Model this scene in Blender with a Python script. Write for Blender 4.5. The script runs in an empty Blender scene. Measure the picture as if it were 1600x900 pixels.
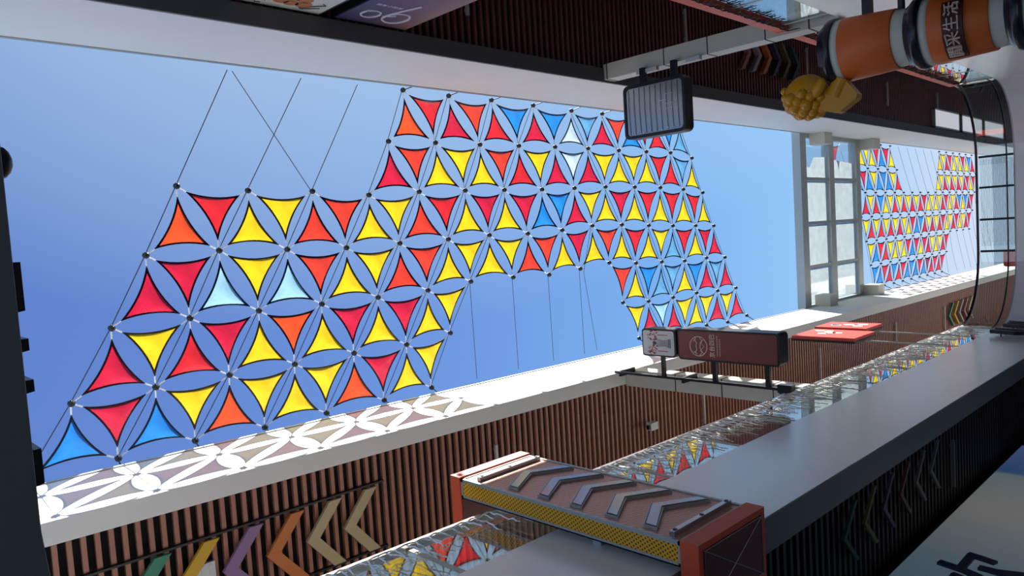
import bpy, bmesh, math, random
from mathutils import Vector, Matrix
random.seed(7)
SC = bpy.context.scene
COL = SC.collection
EYE = 1.6            # everything is measured from eye height; the ground is 1.6 m below the eye
# ------------------------------------------------------------------ camera
cam = bpy.data.cameras.new('camera'); camo = bpy.data.objects.new('camera', cam); COL.objects.link(camo)
cam.sensor_width = 36.0; cam.lens = 36.0*1166.47/1600.0; cam.clip_start = 0.05; cam.clip_end = 500
RX = Vector((-0.06266326, 0.71524127, -0.69606267)); UP = Vector((0.99591079, 0.09028827, 0.00311881)); BK = Vector((0.065077, -0.69302089, -0.71797425))
camo.matrix_world = Matrix(((RX.x, UP.x, BK.x, 0), (RX.y, UP.y, BK.y, 0), (RX.z, UP.z, BK.z, EYE), (0, 0, 0, 1)))
SC.camera = camo
# ------------------------------------------------------------------ sky, sun, exposure
SUND = Vector((1.0, 0.69, 1.02)).normalized()
def lin(c):
    return tuple((v/255/12.92 if v/255 <= 0.04045 else ((v/255+0.055)/1.055)**2.4) for v in c)
W = bpy.data.worlds.new('sky'); SC.world = W; W.use_nodes = True
nt = W.node_tree; nt.nodes.clear()
def N(t, **k):
    n = nt.nodes.new(t)
    for a, b in k.items(): setattr(n, a, b)
    return n
tc = N('ShaderNodeTexCoord'); nrm = N('ShaderNodeVectorMath', operation='NORMALIZE'); nt.links.new(tc.outputs['Generated'], nrm.inputs[0])
sep = N('ShaderNodeSeparateXYZ'); nt.links.new(nrm.outputs[0], sep.inputs[0])
rmp = N('ShaderNodeValToRGB'); nt.links.new(sep.outputs[2], rmp.inputs[0])
cr = rmp.color_ramp; cr.elements[0].position = 0.0; cr.elements[0].color = (*lin((222, 232, 246)), 1)
cr.elements[1].position = 1.0; cr.elements[1].color = (*lin((96, 130, 204)), 1)
for p, c in ((0.26, (206, 223, 248)), (0.38, (156, 203, 250)), (0.55, (126, 180, 242)), (0.75, (112, 155, 226))):
    e = cr.elements.new(p); e.color = (*lin(c), 1)
dt = N('ShaderNodeVectorMath', operation='DOT_PRODUCT'); nt.links.new(nrm.outputs[0], dt.inputs[0]); dt.inputs[1].default_value = SUND
mr = N('ShaderNodeMapRange'); mr.inputs[1].default_value = 0.70; mr.inputs[2].default_value = 1.12; mr.inputs[3].default_value = 0; mr.inputs[4].default_value = 1
nt.links.new(dt.outputs['Value'], mr.inputs[0])
mx = N('ShaderNodeMixRGB'); nt.links.new(mr.outputs[0], mx.inputs[0]); nt.links.new(rmp.outputs[0], mx.inputs[1]); mx.inputs[2].default_value = (*lin((200, 230, 246)), 1)
bg = N('ShaderNodeBackground'); nt.links.new(mx.outputs[0], bg.inputs[0]); bg.inputs[1].default_value = 1.0
ow = N('ShaderNodeOutputWorld'); nt.links.new(bg.outputs[0], ow.inputs[0])
sd = bpy.data.lights.new('sun', 'SUN'); sd.energy = 11.5; sd.angle = 0.009; sd.color = (1.0, 0.96, 0.9)
so = bpy.data.objects.new('sun', sd); COL.objects.link(so); so.rotation_euler = (-SUND).to_track_quat('-Z', 'Y').to_euler(); so.location = (30, 20, 40)
SC.view_settings.view_transform = 'Standard'; SC.view_settings.look = 'None'; SC.view_settings.gamma = 1.0
SC.view_settings.use_curve_mapping = False; SC.view_settings.exposure = 0.0
# ------------------------------------------------------------------ materials
def mat(name, col, rough=0.5, metal=0.0, noise=0.0, scale=8.0, emit=0.0, spec=0.5, bump=0.0, coat=0.0):
    m = bpy.data.materials.new(name); m.use_nodes = True; t = m.node_tree; b = t.nodes['Principled BSDF']
    c = lin(col); b.inputs['Base Color'].default_value = (*c, 1); b.inputs['Roughness'].default_value = rough; b.inputs['Metallic'].default_value = metal
    b.inputs['Specular IOR Level'].default_value = spec; b.inputs['Coat Weight'].default_value = coat; b.inputs['Coat Roughness'].default_value = .22; b.inputs['Coat IOR'].default_value = 1.8
    if noise or bump:
        g = t.nodes.new('ShaderNodeTexCoord'); n = t.nodes.new('ShaderNodeTexNoise'); n.inputs['Scale'].default_value = scale; n.inputs['Detail'].default_value = 4
        t.links.new(g.outputs['Object'], n.inputs['Vector'])
        if noise:
            r = t.nodes.new('ShaderNodeValToRGB'); r.color_ramp.elements[0].position = .3; r.color_ramp.elements[1].position = .7
            r.color_ramp.elements[0].color = (*[v*(1-noise) for v in c], 1); r.color_ramp.elements[1].color = (*[min(1, v*(1+noise)) for v in c], 1)
            t.links.new(n.outputs['Fac'], r.inputs[0]); t.links.new(r.outputs[0], b.inputs['Base Color'])
        if bump:
            u = t.nodes.new('ShaderNodeBump'); u.inputs['Strength'].default_value = bump; t.links.new(n.outputs['Fac'], u.inputs['Height']); t.links.new(u.outputs[0], b.inputs['Normal'])
    if emit:
        b.inputs['Emission Color'].default_value = (*c, 1); b.inputs['Emission Strength'].default_value = emit
    return m
def sailmat(name, col, tr=0.8, gloss=0.05, dens=.62, weave=.085):
    m = bpy.data.materials.new(name); m.use_nodes = True; t = m.node_tree; t.nodes.clear(); c = [v*dens/(1-weave) for v in lin(col)]   # dens: how much light the cloth lets through
    o = t.nodes.new('ShaderNodeOutputMaterial'); g = t.nodes.new('ShaderNodeTexCoord'); n = t.nodes.new('ShaderNodeTexNoise'); n.inputs['Scale'].default_value = 5
    t.links.new(g.outputs['Object'], n.inputs['Vector'])
    r = t.nodes.new('ShaderNodeValToRGB'); r.color_ramp.elements[0].position = .35; r.color_ramp.elements[1].position = .65
    r.color_ramp.elements[0].color = (*[v*.88 for v in c], 1); r.color_ramp.elements[1].color = (*[min(1, v*1.06) for v in c], 1); t.links.new(n.outputs['Fac'], r.inputs[0])
    d = t.nodes.new('ShaderNodeBsdfDiffuse'); l = t.nodes.new('ShaderNodeBsdfTranslucent'); s = t.nodes.new('ShaderNodeBsdfGlossy'); s.inputs['Roughness'].default_value = .35
    x = t.nodes.new('ShaderNodeMixShader'); x.inputs[0].default_value = tr; y = t.nodes.new('ShaderNodeMixShader'); y.inputs[0].default_value = gloss
    for q in (d, l): t.links.new(r.outputs[0], q.inputs['Color'])
    t.links.new(d.outputs[0], x.inputs[1]); t.links.new(l.outputs[0], x.inputs[2]); t.links.new(x.outputs[0], y.inputs[1]); t.links.new(s.outputs[0], y.inputs[2])
    # open weave: a little light passes straight through the cloth and takes a hint of its colour
    h = t.nodes.new('ShaderNodeBsdfTransparent'); f = lin(col); h.inputs[0].default_value = (*[.3+.7*v for v in f], 1); z = t.nodes.new('ShaderNodeMixShader'); z.inputs[0].default_value = weave
    t.links.new(y.outputs[0], z.inputs[1]); t.links.new(h.outputs[0], z.inputs[2]); t.links.new(z.outputs[0], o.inputs[0])
    return m
def glassmat(name, tint, base, power=4.0, rough=0.0):
    m = bpy.data.materials.new(name); m.use_nodes = True; t = m.node_tree; t.nodes.clear()
    o = t.nodes.new('ShaderNodeOutputMaterial'); w = t.nodes.new('ShaderNodeLayerWeight'); w.inputs[0].default_value = .5
    p = t.nodes.new('ShaderNodeMath'); p.operation = 'POWER'; t.links.new(w.outputs['Facing'], p.inputs[0]); p.inputs[1].default_value = power
    q = t.nodes.new('ShaderNodeMapRange'); t.links.new(p.outputs[0], q.inputs[0]); q.inputs[3].default_value = base; q.inputs[4].default_value = 1.0
    a = t.nodes.new('ShaderNodeBsdfTransparent'); a.inputs[0].default_value = (*tint, 1); b = t.nodes.new('ShaderNodeBsdfGlossy'); b.inputs['Roughness'].default_value = rough
    b.inputs['Color'].default_value = (.95, .97, .97, 1)
    x = t.nodes.new('ShaderNodeMixShader'); t.links.new(q.outputs[0], x.inputs[0]); t.links.new(a.outputs[0], x.inputs[1]); t.links.new(b.outputs[0], x.inputs[2]); t.links.new(x.outputs[0], o.inputs[0])
    return m
def holes(name, c1, c2, freq, ax, size=0.0, rough=.4, metal=.3):
    """sheet metal with punched slots: c1 metal, c2 the dark holes; ax = two object-space direction vectors"""
    m = mat(name, c1, rough, metal); t = m.node_tree; b = t.nodes['Principled BSDF']
    g = t.nodes.new('ShaderNodeTexCoord'); prod = None
    for v in ax:
        d = t.nodes.new('ShaderNodeVectorMath'); d.operation = 'DOT_PRODUCT'; t.links.new(g.outputs['Object'], d.inputs[0]); d.inputs[1].default_value = [q*freq*2*math.pi for q in v]
        s = t.nodes.new('ShaderNodeMath'); s.operation = 'SINE'; t.links.new(d.outputs['Value'], s.inputs[0])
        if prod is None: prod = s
        else:
            mm = t.nodes.new('ShaderNodeMath'); mm.operation = 'MINIMUM'; t.links.new(prod.outputs[0], mm.inputs[0]); t.links.new(s.outputs[0], mm.inputs[1]); prod = mm
    k = t.nodes.new('ShaderNodeMath'); k.operation = 'GREATER_THAN'; t.links.new(prod.outputs[0], k.inputs[0]); k.inputs[1].default_value = size
    x = t.nodes.new('ShaderNodeMixRGB'); t.links.new(k.outputs[0], x.inputs[0]); x.inputs[1].default_value = (*lin(c1), 1); x.inputs[2].default_value = (*lin(c2), 1)
    t.links.new(x.outputs[0], b.inputs['Base Color'])
    return m
def gradmat(name, axis, stops, rough=.5, emit=0.0):
    """printed colour gradient along an object axis; stops = (coordinate, colour)"""
    m = mat(name, (128, 128, 128), rough); t = m.node_tree; b = t.nodes['Principled BSDF']
    g = t.nodes.new('ShaderNodeTexCoord'); s = t.nodes.new('ShaderNodeSeparateXYZ'); t.links.new(g.outputs['Object'], s.inputs[0])
    a0, a1 = stops[0][0], stops[-1][0]
    q = t.nodes.new('ShaderNodeMapRange'); q.inputs[1].default_value = a0; q.inputs[2].default_value = a1; t.links.new(s.outputs[axis], q.inputs[0])
    r = t.nodes.new('ShaderNodeValToRGB'); t.links.new(q.outputs[0], r.inputs[0]); e = r.color_ramp.elements
    e[0].position = 0; e[0].color = (*lin(stops[0][1]), 1); e[1].position = 1; e[1].color = (*lin(stops[-1][1]), 1)
    for p, c in stops[1:-1]: z = e.new((p-a0)/(a1-a0)); z.color = (*lin(c), 1)
    t.links.new(r.outputs[0], b.inputs['Base Color'])
    if emit:
        t.links.new(r.outputs[0], b.inputs['Emission Color']); b.inputs['Emission Strength'].default_value = emit
    return m
M = dict(
    white=mat('white_paint', (232, 231, 226), .55, noise=.02, scale=.7), grey=mat('grey_paint', (240, 241, 242), .4, noise=.02, scale=.8, coat=1.0),
    lip=mat('grey_soffit_edge', (175, 170, 160), .6), column=mat('cream_cladding', (205, 203, 190), .5, noise=.03, scale=2), seam=mat('dark_joint', (40, 40, 38), .7),
    woodr=mat('brown_slat_painted_shade', (112, 60, 52), .38, noise=.12, scale=6), wood=mat('brown_slat_painted_lit', (164, 108, 86), .38, noise=.12, scale=6), darkwood=mat('dark_slat', (34, 20, 18), .5, noise=.1), back=mat('black_backing', (14, 11, 11), .8),  # same wood on both soffits: left painted lit, right painted shaded
    black=mat('black_metal', (16, 16, 18), .4), steel=mat('brushed_steel', (190, 192, 195), .28, .9), chrome=mat('bright_rail', (235, 230, 225), .18, .95),
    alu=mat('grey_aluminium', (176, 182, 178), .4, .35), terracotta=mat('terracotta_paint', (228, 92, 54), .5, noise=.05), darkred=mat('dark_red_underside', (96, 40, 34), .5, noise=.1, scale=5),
    wire=mat('cable', (48, 54, 66), .5), hub=mat('hub', (42, 44, 44), .5, .3), clip=mat('clip_white', (235, 235, 235), .3, .4), icicle=mat('clear_wire', (255, 253, 246), .35, .3, coat=1.0), iciclebacklit=mat('backlit_tone_string', (20, 22, 24), .5),  # right-hand strings: backlit darkness painted into the colour
    floor=mat('stone_paving', (214, 210, 204), .7, noise=.12, scale=2), wall=mat('shop_wall', (70, 62, 58), .6, noise=.15, scale=1.5), shopdark=mat('dark_shopfront', (40, 38, 40), .3),
    building=mat('pale_render', (214, 222, 226), .7, noise=.03), frosted=sailmat('frosted_sheet', (244, 248, 242), .9, .02, .45, 0.0), glass=glassmat('rail_glass', (.90, .95, .93), .10, 3.2),
    skyglass=glassmat('canopy_glass', (.93, .97, .98), .04), strip=mat('pale_strip', (190, 180, 172), .4, .2), panelw=mat('white_lamp_panel', (225, 226, 235), .5, emit=.55),
    orange=mat('cup_sleeve_orange', (214, 104, 40), .45, noise=.04, scale=4), cup=mat('cup_paper', (214, 218, 206), .5), lid=mat('black_lid', (26, 28, 36), .25), lettering=mat('letter_cream', (226, 205, 188), .5), letterback=mat('letter_box', (70, 30, 18), .5),
    yellow=mat('yellow_resin', (206, 148, 20), .32), logo=mat('logo_beige', (238, 214, 190), .5), brown=mat('brown_face', (124, 58, 52), .4), signwhite=mat('sign_white', (206, 208, 206), .45), logored=mat('logo_red', (170, 40, 50), .5), ink=mat('ink_grey', (70, 72, 74), .6),
    redsign=mat('red_sign', (214, 70, 58), .45, noise=.06), navy=mat('navy_ink', (34, 44, 78), .5), rail=mat('dark_rail', (36, 40, 44), .3, .6),
    green=mat('chevron_green', (48, 128, 100), .4), chy=mat('chevron_yellow', (204, 160, 30), .4), chp=mat('chevron_purple', (140, 106, 146), .4), cho=mat('chevron_orange', (196, 112, 52), .4), chb=mat('chevron_beige', (182, 164, 124), .35), chr=mat('chevron_rose', (160, 112, 102), .4), chg=mat('chevron_grey', (160, 152, 148), .4),
    pinkperf=holes('perforated_copper', (244, 184, 162), (140, 92, 80), 34, ((0, .94, .34),), .35), yelperf=holes('perforated_yellow', (250, 184, 28), (96, 68, 20), 36, ((.80, 0, .6), (-.6, 0, .8)), -.1, .5, 0),
    light_sil=mat('sign_logo_light', (206, 200, 214), .5), foodbrown=mat('print_brown', (176, 112, 74), .6), face=mat('mirror_face', (176, 178, 182), .15, .35), slip=mat('slate_grey_edge', (112, 116, 118), .5), rlip=mat('painted_shade_soffit_edge', (84, 84, 84), .6), dimgreen=mat('dim_green', (30, 62, 54), .5), dimyellow=mat('dim_yellow', (92, 84, 48), .5), dimviolet=mat('dim_violet', (66, 58, 78), .5), dimrust=mat('dim_rust', (84, 52, 40), .5), dimgrey=mat('dim_grey', (92, 92, 90), .5),  # rlip and the dim tones have shade painted into their colour
)
SAILC = dict(Y=('yellow', (253, 208, 12)), O=('orange', (242, 82, 28)), F=('orange-red', (234, 62, 38)), R=('red', (222, 36, 42)), C=('crimson', (212, 26, 58)), M=('plum', (150, 32, 72)),
             B=('blue', (36, 136, 214)), L=('pale blue', (160, 208, 222)), T=('steel-blue', (98, 160, 202)), S=('silvery', (196, 216, 220)))
SM = {k: sailmat('sail_'+v[0].replace('-', '_').replace(' ', '_'), v[1]) for k, v in SAILC.items()}
HM = {k: sailmat('hem_'+v[0].replace('-', '_').replace(' ', '_'), ((96, 78, 14) if k == 'Y' else (12, 40, 84) if k in 'BLTS' else (70, 16, 44)), .65, .03, .8, 0.0) for k, v in SAILC.items()}
# ------------------------------------------------------------------ mesh helpers
ORG = {}
def skx(x, y):                       # the left side of the street runs very slightly off parallel
    return x - .0078*y*max(0.0, min(1.0, (.5-x)/3.0))
class MB:
    def __init__(s): s.V = []; s.F = []
    def add(s, V, F):
        n = len(s.V); s.V += [Vector(v) for v in V]; s.F += [[i+n for i in f] for f in F]; return s
    def box(s, x0, x1, y0, y1, z0, z1):
        V = [(x, y, z) for x in (x0, x1) for y in (y0, y1) for z in (z0, z1)]
        return s.add(V, [(0, 1, 3, 2), (4, 6, 7, 5), (0, 4, 5, 1), (2, 3, 7, 6), (0, 2, 6, 4), (1, 5, 7, 3)])
    def longbox(s, x0, x1, y0, y1, z0, z1, n=12):
        for i in range(n): s.box(x0, x1, y0+(y1-y0)*i/n, y0+(y1-y0)*(i+1)/n, z0, z1)
        return s
    def prism(s, P, d):                # polygon P (3D points), extruded by vector d
        P = [Vector(p) for p in P]; d = Vector(d); n = len(P)
        return s.add(P+[p+d for p in P], [list(range(n))[::-1], list(range(n, 2*n))]+[(i, (i+1) % n, n+(i+1) % n, n+i) for i in range(n)])
    def tube(s, P, r, n=6, closed=False):
        P = [Vector(p) for p in P]; k = len(P); V = []; F = []
        for i, p in enumerate(P):
            a = P[i-1] if (i > 0 or closed) else P[0]; b = P[(i+1) % k] if (i < k-1 or closed) else P[-1]
            t = (b-a).normalized(); u = t.cross(Vector((0, 0, 1)) if abs(t.z) < .9 else Vector((1, 0, 0))).normalized(); w = t.cross(u)
            V += [p+u*(r*math.cos(2*math.pi*j/n))+w*(r*math.sin(2*math.pi*j/n)) for j in range(n)]
        m = k if closed else k-1
        for i in range(m):
            for j in range(n): F.append((i*n+j, i*n+(j+1) % n, ((i+1) % k)*n+(j+1) % n, ((i+1) % k)*n+j))
        if not closed: F += [list(range(n))[::-1], list(range((k-1)*n, k*n))]
        return s.add(V, F)
    def lathe(s, c, prof, n=32, a0=0):    # prof = (radius, z) list from top to bottom, closed with caps
        V = []; F = []; c = Vector(c)
        for r, z in prof: V += [c+Vector((r*math.cos(2*math.pi*j/n+a0), r*math.sin(2*math.pi*j/n+a0), z)) for j in range(n)]
        for i in range(len(prof)-1):
            for j in range(n): F.append((i*n+j, (i+1)*n+j, (i+1)*n+(j+1) % n, i*n+(j+1) % n))
        F += [list(range(n)), list(range((len(prof)-1)*n, len(prof)*n))[::-1]]
        return s.add(V, F)
    def ball(s, c, r, n=12, m=8, R=None):
        c = Vector(c); r = Vector(r) if hasattr(r, '__len__') else Vector((r, r, r)); V = []; F = []
        for i in range(m+1):
            t = math.pi*i/m
            for j in range(n):
                p = Vector((r.x*math.sin(t)*math.cos(2*math.pi*j/n), r.y*math.sin(t)*math.sin(2*math.pi*j/n), r.z*math.cos(t)))
                V.append(c+((R @ p) if R else p))
        for i in range(m):
            for j in range(n): F.append((i*n+j, (i+1)*n+j, (i+1)*n+(j+1) % n, i*n+(j+1) % n))
        return s.add(V, F)
    def sweep(s, path, sec, closed=False):   # path = list of (point, outward) ; sec = list of (out, z)
        k = len(path); n = len(sec); V = []; F = []
        for p, o in path: V += [Vector((p.x+o.x*a, p.y+o.y*a, z)) for a, z in sec]
        m = k if closed else k-1
        for i in range(m):
            for j in range(n): F.append((i*n+j, ((i+1) % k)*n+j, ((i+1) % k)*n+(j+1) % n, i*n+(j+1) % n))
        if not closed: F += [list(range(n)), list(range((k-1)*n, k*n))[::-1]]
        return s.add(V, F)
def build(name, mb, m, parent=None, skew=False, smooth=False, org=None):
    V = mb.V
    if skew: V = [Vector((skx(v.x, v.y), v.y, v.z)) for v in V]
    if parent is not None: o0 = ORG[parent.name]
    else:
        o0 = org or Vector(((min(v.x for v in V)+max(v.x for v in V))/2, (min(v.y for v in V)+max(v.y for v in V))/2, min(v.z for v in V)))
    me = bpy.data.meshes.new(name); me.from_pydata([v-o0 for v in V], [], mb.F)
    bm = bmesh.new(); bm.from_mesh(me); bmesh.ops.recalc_face_normals(bm, faces=bm.faces); bm.to_mesh(me); bm.free()
    me.materials.append(m)
    if smooth: me.polygons.foreach_set('use_smooth', [True]*len(me.polygons))
    o = bpy.data.objects.new(name, me); COL.objects.link(o)
    ORG[o.name] = o0
    if parent is not None: o.parent = parent
    else: o.location = o0
    return o
def thing(name, loc, label, cat, group=None, kind=None):
    o = bpy.data.objects.new(name, None); COL.objects.link(o); o.empty_display_size = .2
    o.location = Vector(loc); ORG[o.name] = Vector(loc); tag(o, label, cat, group, kind); return o
def tag(o, label, cat=None, group=None, kind=None):
    if label: o['label'] = label
    if cat: o['category'] = cat
    if group: o['group'] = group
    if kind: o['kind'] = kind
    return o
def struct(name, mb, m, label, skew=False):
    return tag(build(name, mb, m, None, skew), label, None, None, 'structure')
def copyat(src, parent, d):            # one more of an alike piece, sharing its mesh
    o = src.copy(); COL.objects.link(o); o.parent = parent; o.location = src.location+Vector(d); return o
def text(mb, s, size, depth, O, R, U, wrap=None, sx=1.0, sy=1.0):
    """solid lettering: O origin (centre), R reading direction, U up direction"""
    c = bpy.data.curves.new('lettering', 'FONT'); c.body = s; c.size = size; c.extrude = depth/2; c.align_x = 'CENTER'; c.align_y = 'CENTER'; c.resolution_u = 2
    t = bpy.data.objects.new('lettering', c); COL.objects.link(t); dg = bpy.context.evaluated_depsgraph_get(); me = bpy.data.meshes.new_from_object(t.evaluated_get(dg))
    O, R, U = Vector(O), Vector(R), Vector(U); Nn = R.cross(U); V = []
    for v in me.vertices:
        x, y, z = v.co.x*sx, v.co.y*sy, v.co.z
        V.append(wrap(x, y, z) if wrap else O+R*x+U*y+Nn*z)
    mb.add(V, [list(p.vertices) for p in me.polygons])
    bpy.data.objects.remove(t); bpy.data.curves.remove(c); bpy.data.meshes.remove(me); return mb
def chev(O, A, B, Nn, L, w, t, tip):
    """chevron plate: O the tip, A the direction it points to, B across (unit), Nn thickness direction"""
    O, A, B = Vector(O), Vector(A), Vector(B); h = L/2
    P = [O, O-A*tip+B*h, O-A*(tip+w)+B*h, O-A*w, O-A*(tip+w)-B*h, O-A*tip-B*h]
    return MB().prism(P, Vector(Nn)*t)
X, Y, Z = Vector((1, 0, 0)), Vector((0, 1, 0)), Vector((0, 0, 1))
# ================================================================== the setting
XL, XR, YB, YF, RC = -2.40, 2.72, 0.55, 20.05, 1.5       # edge of the opening in the upper floor
ZS0, ZS1, ZR = 2.99, 4.20, 4.98                          # slab underside, slab top, handrail
def corner(cx, cy, a0, a1, n=10):
    return [(Vector((cx+RC*math.cos(a), cy+RC*math.sin(a), 0)), Vector((math.cos(a), math.sin(a), 0))) for a in [a0+(a1-a0)*i/n for i in range(n+1)]]
H_ = math.pi/2
C_FR = corner(XR-RC, YF-RC, 0, H_); C_FL = corner(XL+RC, YF-RC, H_, 2*H_); C_BL = corner(XL+RC, YB+RC, 2*H_, 3*H_); C_BR = corner(XR-RC, YB+RC, 3*H_, 4*H_)
def straight(a, b, o, n):
    a, b, o = Vector(a), Vector(b), Vector(o); return [(a.lerp(b, i/n), o) for i in range(n+1)]
S_L = straight((XL, YF-RC, 0), (XL, YB+RC, 0), (-1, 0, 0), 12); S_R = straight((XR, YB+RC, 0), (XR, YF-RC, 0), (1, 0, 0), 12)
RING = C_FR+C_FL+S_L[1:-1]+C_BL+C_BR+S_R[1:-1]
struct('floor', MB().box(-6, 6, -8, 60, -1.75, -1.6), M['floor'], 'stone paved ground of the shopping lane')
struct('trim_1', MB().sweep(RING, [(0, ZS0), (0, ZS1), (.08, ZS1), (.08, ZS0+.25), (.30, ZS0+.25), (.30, ZS0)], True), M['grey'], 'smooth grey edge band of the upper walkway round the opening', True)
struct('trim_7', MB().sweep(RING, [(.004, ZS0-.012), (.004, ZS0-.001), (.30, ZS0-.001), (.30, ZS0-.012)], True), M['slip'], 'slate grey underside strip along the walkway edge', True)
mb = MB().longbox(-5.2, XL-.08, -6, 47, ZS1-.12, ZS1-.01).longbox(XR+.08, 5.4, -6, 47, ZS1-.12, ZS1-.01).box(XL, XR, YF+.08, YF+3.4, ZS1-.12, ZS1-.01).box(XL, XR, -5, YB-.08, ZS1-.12, ZS1-.01)
for c, q in ((C_FR, (XR+.05, YF+.05)), (C_FL, (XL-.05, YF+.05)), (C_BL, (XL-.05, YB-.05)), (C_BR, (XR+.05, YB-.05))):
    mb.prism([(q[0], q[1], ZS1-.12)]+[(p.x+o.x*.08, p.y+o.y*.08, ZS1-.12) for p, o in c], (0, 0, .11))
struct('floor', mb, M['grey'], 'floor of the upper walkway', True)
mb = MB().longbox(-4.1, XL-.28, -6, 47, ZS0+.26, ZS0+.34).longbox(XR+.28, 4.3, -6, 47, ZS0+.26, ZS0+.34).box(XL, XR, YF+.28, YF+3.4, ZS0+.24, ZS0+.34).box(XL, XR, -5, YB-.28, ZS0+.24, ZS0+.34)
for c, q in ((C_FR, (XR+.3, YF+.3)), (C_FL, (XL-.3, YF+.3)), (C_BL, (XL-.3, YB-.3)), (C_BR, (XR+.3, YB-.3))):
    mb.prism([(q[0], q[1], ZS0+.26)]+[(p.x+o.x*.29, p.y+o.y*.29, ZS0+.26) for p, o in c], (0, 0, .08))
cl = struct('ceiling', mb, M['back'], 'black slatted soffit under the upper walkway', True)
# farther on, past the crossing bridge, the walkways go on both sides
struct('trim_2', MB().longbox(XL-.3, XL, YF+3.4, 47, ZS0, ZS1).longbox(XR, XR+.3, YF+3.4, 47, ZS0, ZS1).box(XL, XR, YF+3.35, YF+3.5, ZS0, ZS1).box(XL, XR, -5.1, -5, ZS0, ZS1), M['grey'], 'grey edge of the upper walkway beyond the crossing bridge', True)
struct('wall_left', MB().longbox(-4.3, -3.92, -6, 47, -1.6, ZS0+.26), M['wall'], 'shop wall under the left walkway', True)
struct('wall_right', MB().longbox(4.0, 4.3, -6, 47, -1.6, ZS0+.26), M['wall'], 'shop wall under the right walkway', True)
struct('wall_left', MB().longbox(-5.4, -5.0, -6, 47, ZS1, 8.62), M['shopdark'], 'dark shopfronts along the left upper walkway', True)
struct('wall_right', MB().longbox(5.2, 5.6, -6, 47, ZS1, 8.62), M['shopdark'], 'dark shopfronts along the right upper walkway', True)
# roof edges: the white band that frames the sky, with a thin coping
struct('trim_3', MB().longbox(-2.71, -2.47, -4, 47, 8.43, 9.95, 16), M['white'], 'sunlit white roof edge band on the left of the sky', True)
struct('trim_4', MB().longbox(2.62, 2.87, -4, 47, 8.25, 9.95, 16), M['white'], 'shaded white roof edge band on the right of the sky', True)
struct('trim_5', MB().longbox(-2.75, -2.455, -4, 47, 9.95, 10.0, 16).longbox(2.605, 2.9, -4, 47, 9.95, 10.0, 16), M['alu'], 'thin metal coping along both roof edges', True)
cL = struct('ceiling', MB().longbox(-5.4, -2.71, -4, 47, 8.64, 8.9), M['back'], 'brown slatted soffit under the left roof', True)
cR = struct('ceiling', MB().longbox(2.87, 5.6, -4, 47, 8.50, 8.76), M['back'], 'brown slatted soffit under the right roof', True)
PITCH = .13
def slats(parent, x0, x1, y0, y1, z, yfar, m, h=.05, w=.05):
    src = None; n = int((y1-y0)/PITCH)
    for i in range(n):
        y = y0+i*PITCH; dx = -.0078*y if x0 < 0 else 0
        if src is None: src = build('slat', MB().box(x0+dx, x1+dx, y-w/2, y+w/2, z, z+h), m, parent); base = (y, dx)
        else: copyat(src, parent, (dx-base[1], y-base[0], 0))
    if yfar > y1:
        mb = MB()
        for i in range(int((yfar-y1)/PITCH)):
            y = y0+(n+i)*PITCH; mb.box(x0, x1, y-w/2, y+w/2, z, z+h)
        build('slat', mb, m, parent, x0 < 0)['kind'] = 'stuff'
slats(cL, -4.99, -2.72, 1.0, 21.0, 8.47, 46, M['wood'])
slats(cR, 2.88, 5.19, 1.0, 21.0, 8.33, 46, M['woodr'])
slats(cl, -3.91, -2.73, 4.6, 14.0, ZS0+.10, 20, M['darkwood'])
struct('wall_back', MB().box(-9, 9, 50, 52, -1.6, 11.6), M['building'], 'pale building closing the far end of the lane')
struct('trim_6', MB().longbox(2.632, 2.866, -4, 47, 8.235, 8.25, 16), M['rlip'], 'underside of the right roof edge band, its shade painted dark grey')  # strip darkened to stand for the weak bounce light underneath
# columns, joints as parts
t = thing('column', (skx(-2.6, 11), 11.05, ZS1), 'square cream column on the left walkway carrying the brown signs', 'column')
build('shaft', MB().box(-2.74, -2.44, 10.9, 11.2, ZS1, 8.43), M['column'], t, True)
for z in (7.35, 6.45, 5.55, 4.7): build('joint', MB().box(-2.745, -2.435, 10.895, 11.205, z-.008, z+.008), M['seam'], t, True)
t = thing('column', (2.8, 10.65, ZS1), 'square cream column on the right walkway holding the silver framed sign', 'column')
build('shaft', MB().box(2.665, 2.93, 10.5, 10.8, ZS1, 8.25), M['column'], t)
for z in (8.17, 7.0, 6.2, 5.25, 4.6): build('joint', MB().box(2.66, 2.935, 10.495, 10.805, z-.008, z+.008), M['seam'], t)
# glass balustrades
def balustrade(label, loc, pieces, hand, hm, hsec, post_m):
    t = thing('glass_balustrade', loc, label, 'railing')
    for pc in pieces:
        build('glass_panel', MB().sweep(pc, [(.035, ZS1-.02), (.035, ZR-.05), (.049, ZR-.05), (.049, ZS1-.02)]), M['glass'], t, True)
        p, o = pc[0]; tt = Vector((-o.y, o.x, 0))*.024
        q = [p+o*.03+tt, p+o*.03-tt, p+o*.075-tt, p+o*.075+tt]
        build('post', MB().prism([(v.x, v.y, ZS1) for v in q], (0, 0, ZR-.05-ZS1)), post_m, t, True)
    build('handrail', MB().sweep(hand, hsec), hm, t, True)
    build('base_channel', MB().sweep(hand, [(.02, ZS1-.01), (.02, ZS1+.035), (.07, ZS1+.035), (.07, ZS1-.01)]), M['alu'], t, True)
    return t
def cut(path, k, gap=.004):
    """split a straight path into k panels"""
    a, o = path[0]; b = path[-1][0]; out = []
    for i in range(k):
        p, q = a.lerp(b, i/k), a.lerp(b, (i+1)/k); d = (q-p).normalized()*gap; out.append(straight(p+d, q-d, o, 2))
    return out
RSEC = [(0, ZR-.04), (0, ZR+.02), (.08, ZR+.02), (.08, ZR-.04)]
balustrade('long glass balustrade of the left walkway reflecting the coloured sails', (skx(XL, 10), 10, ZS1), cut(S_L, 12), S_L, M['chrome'], RSEC, M['column'])
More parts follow.
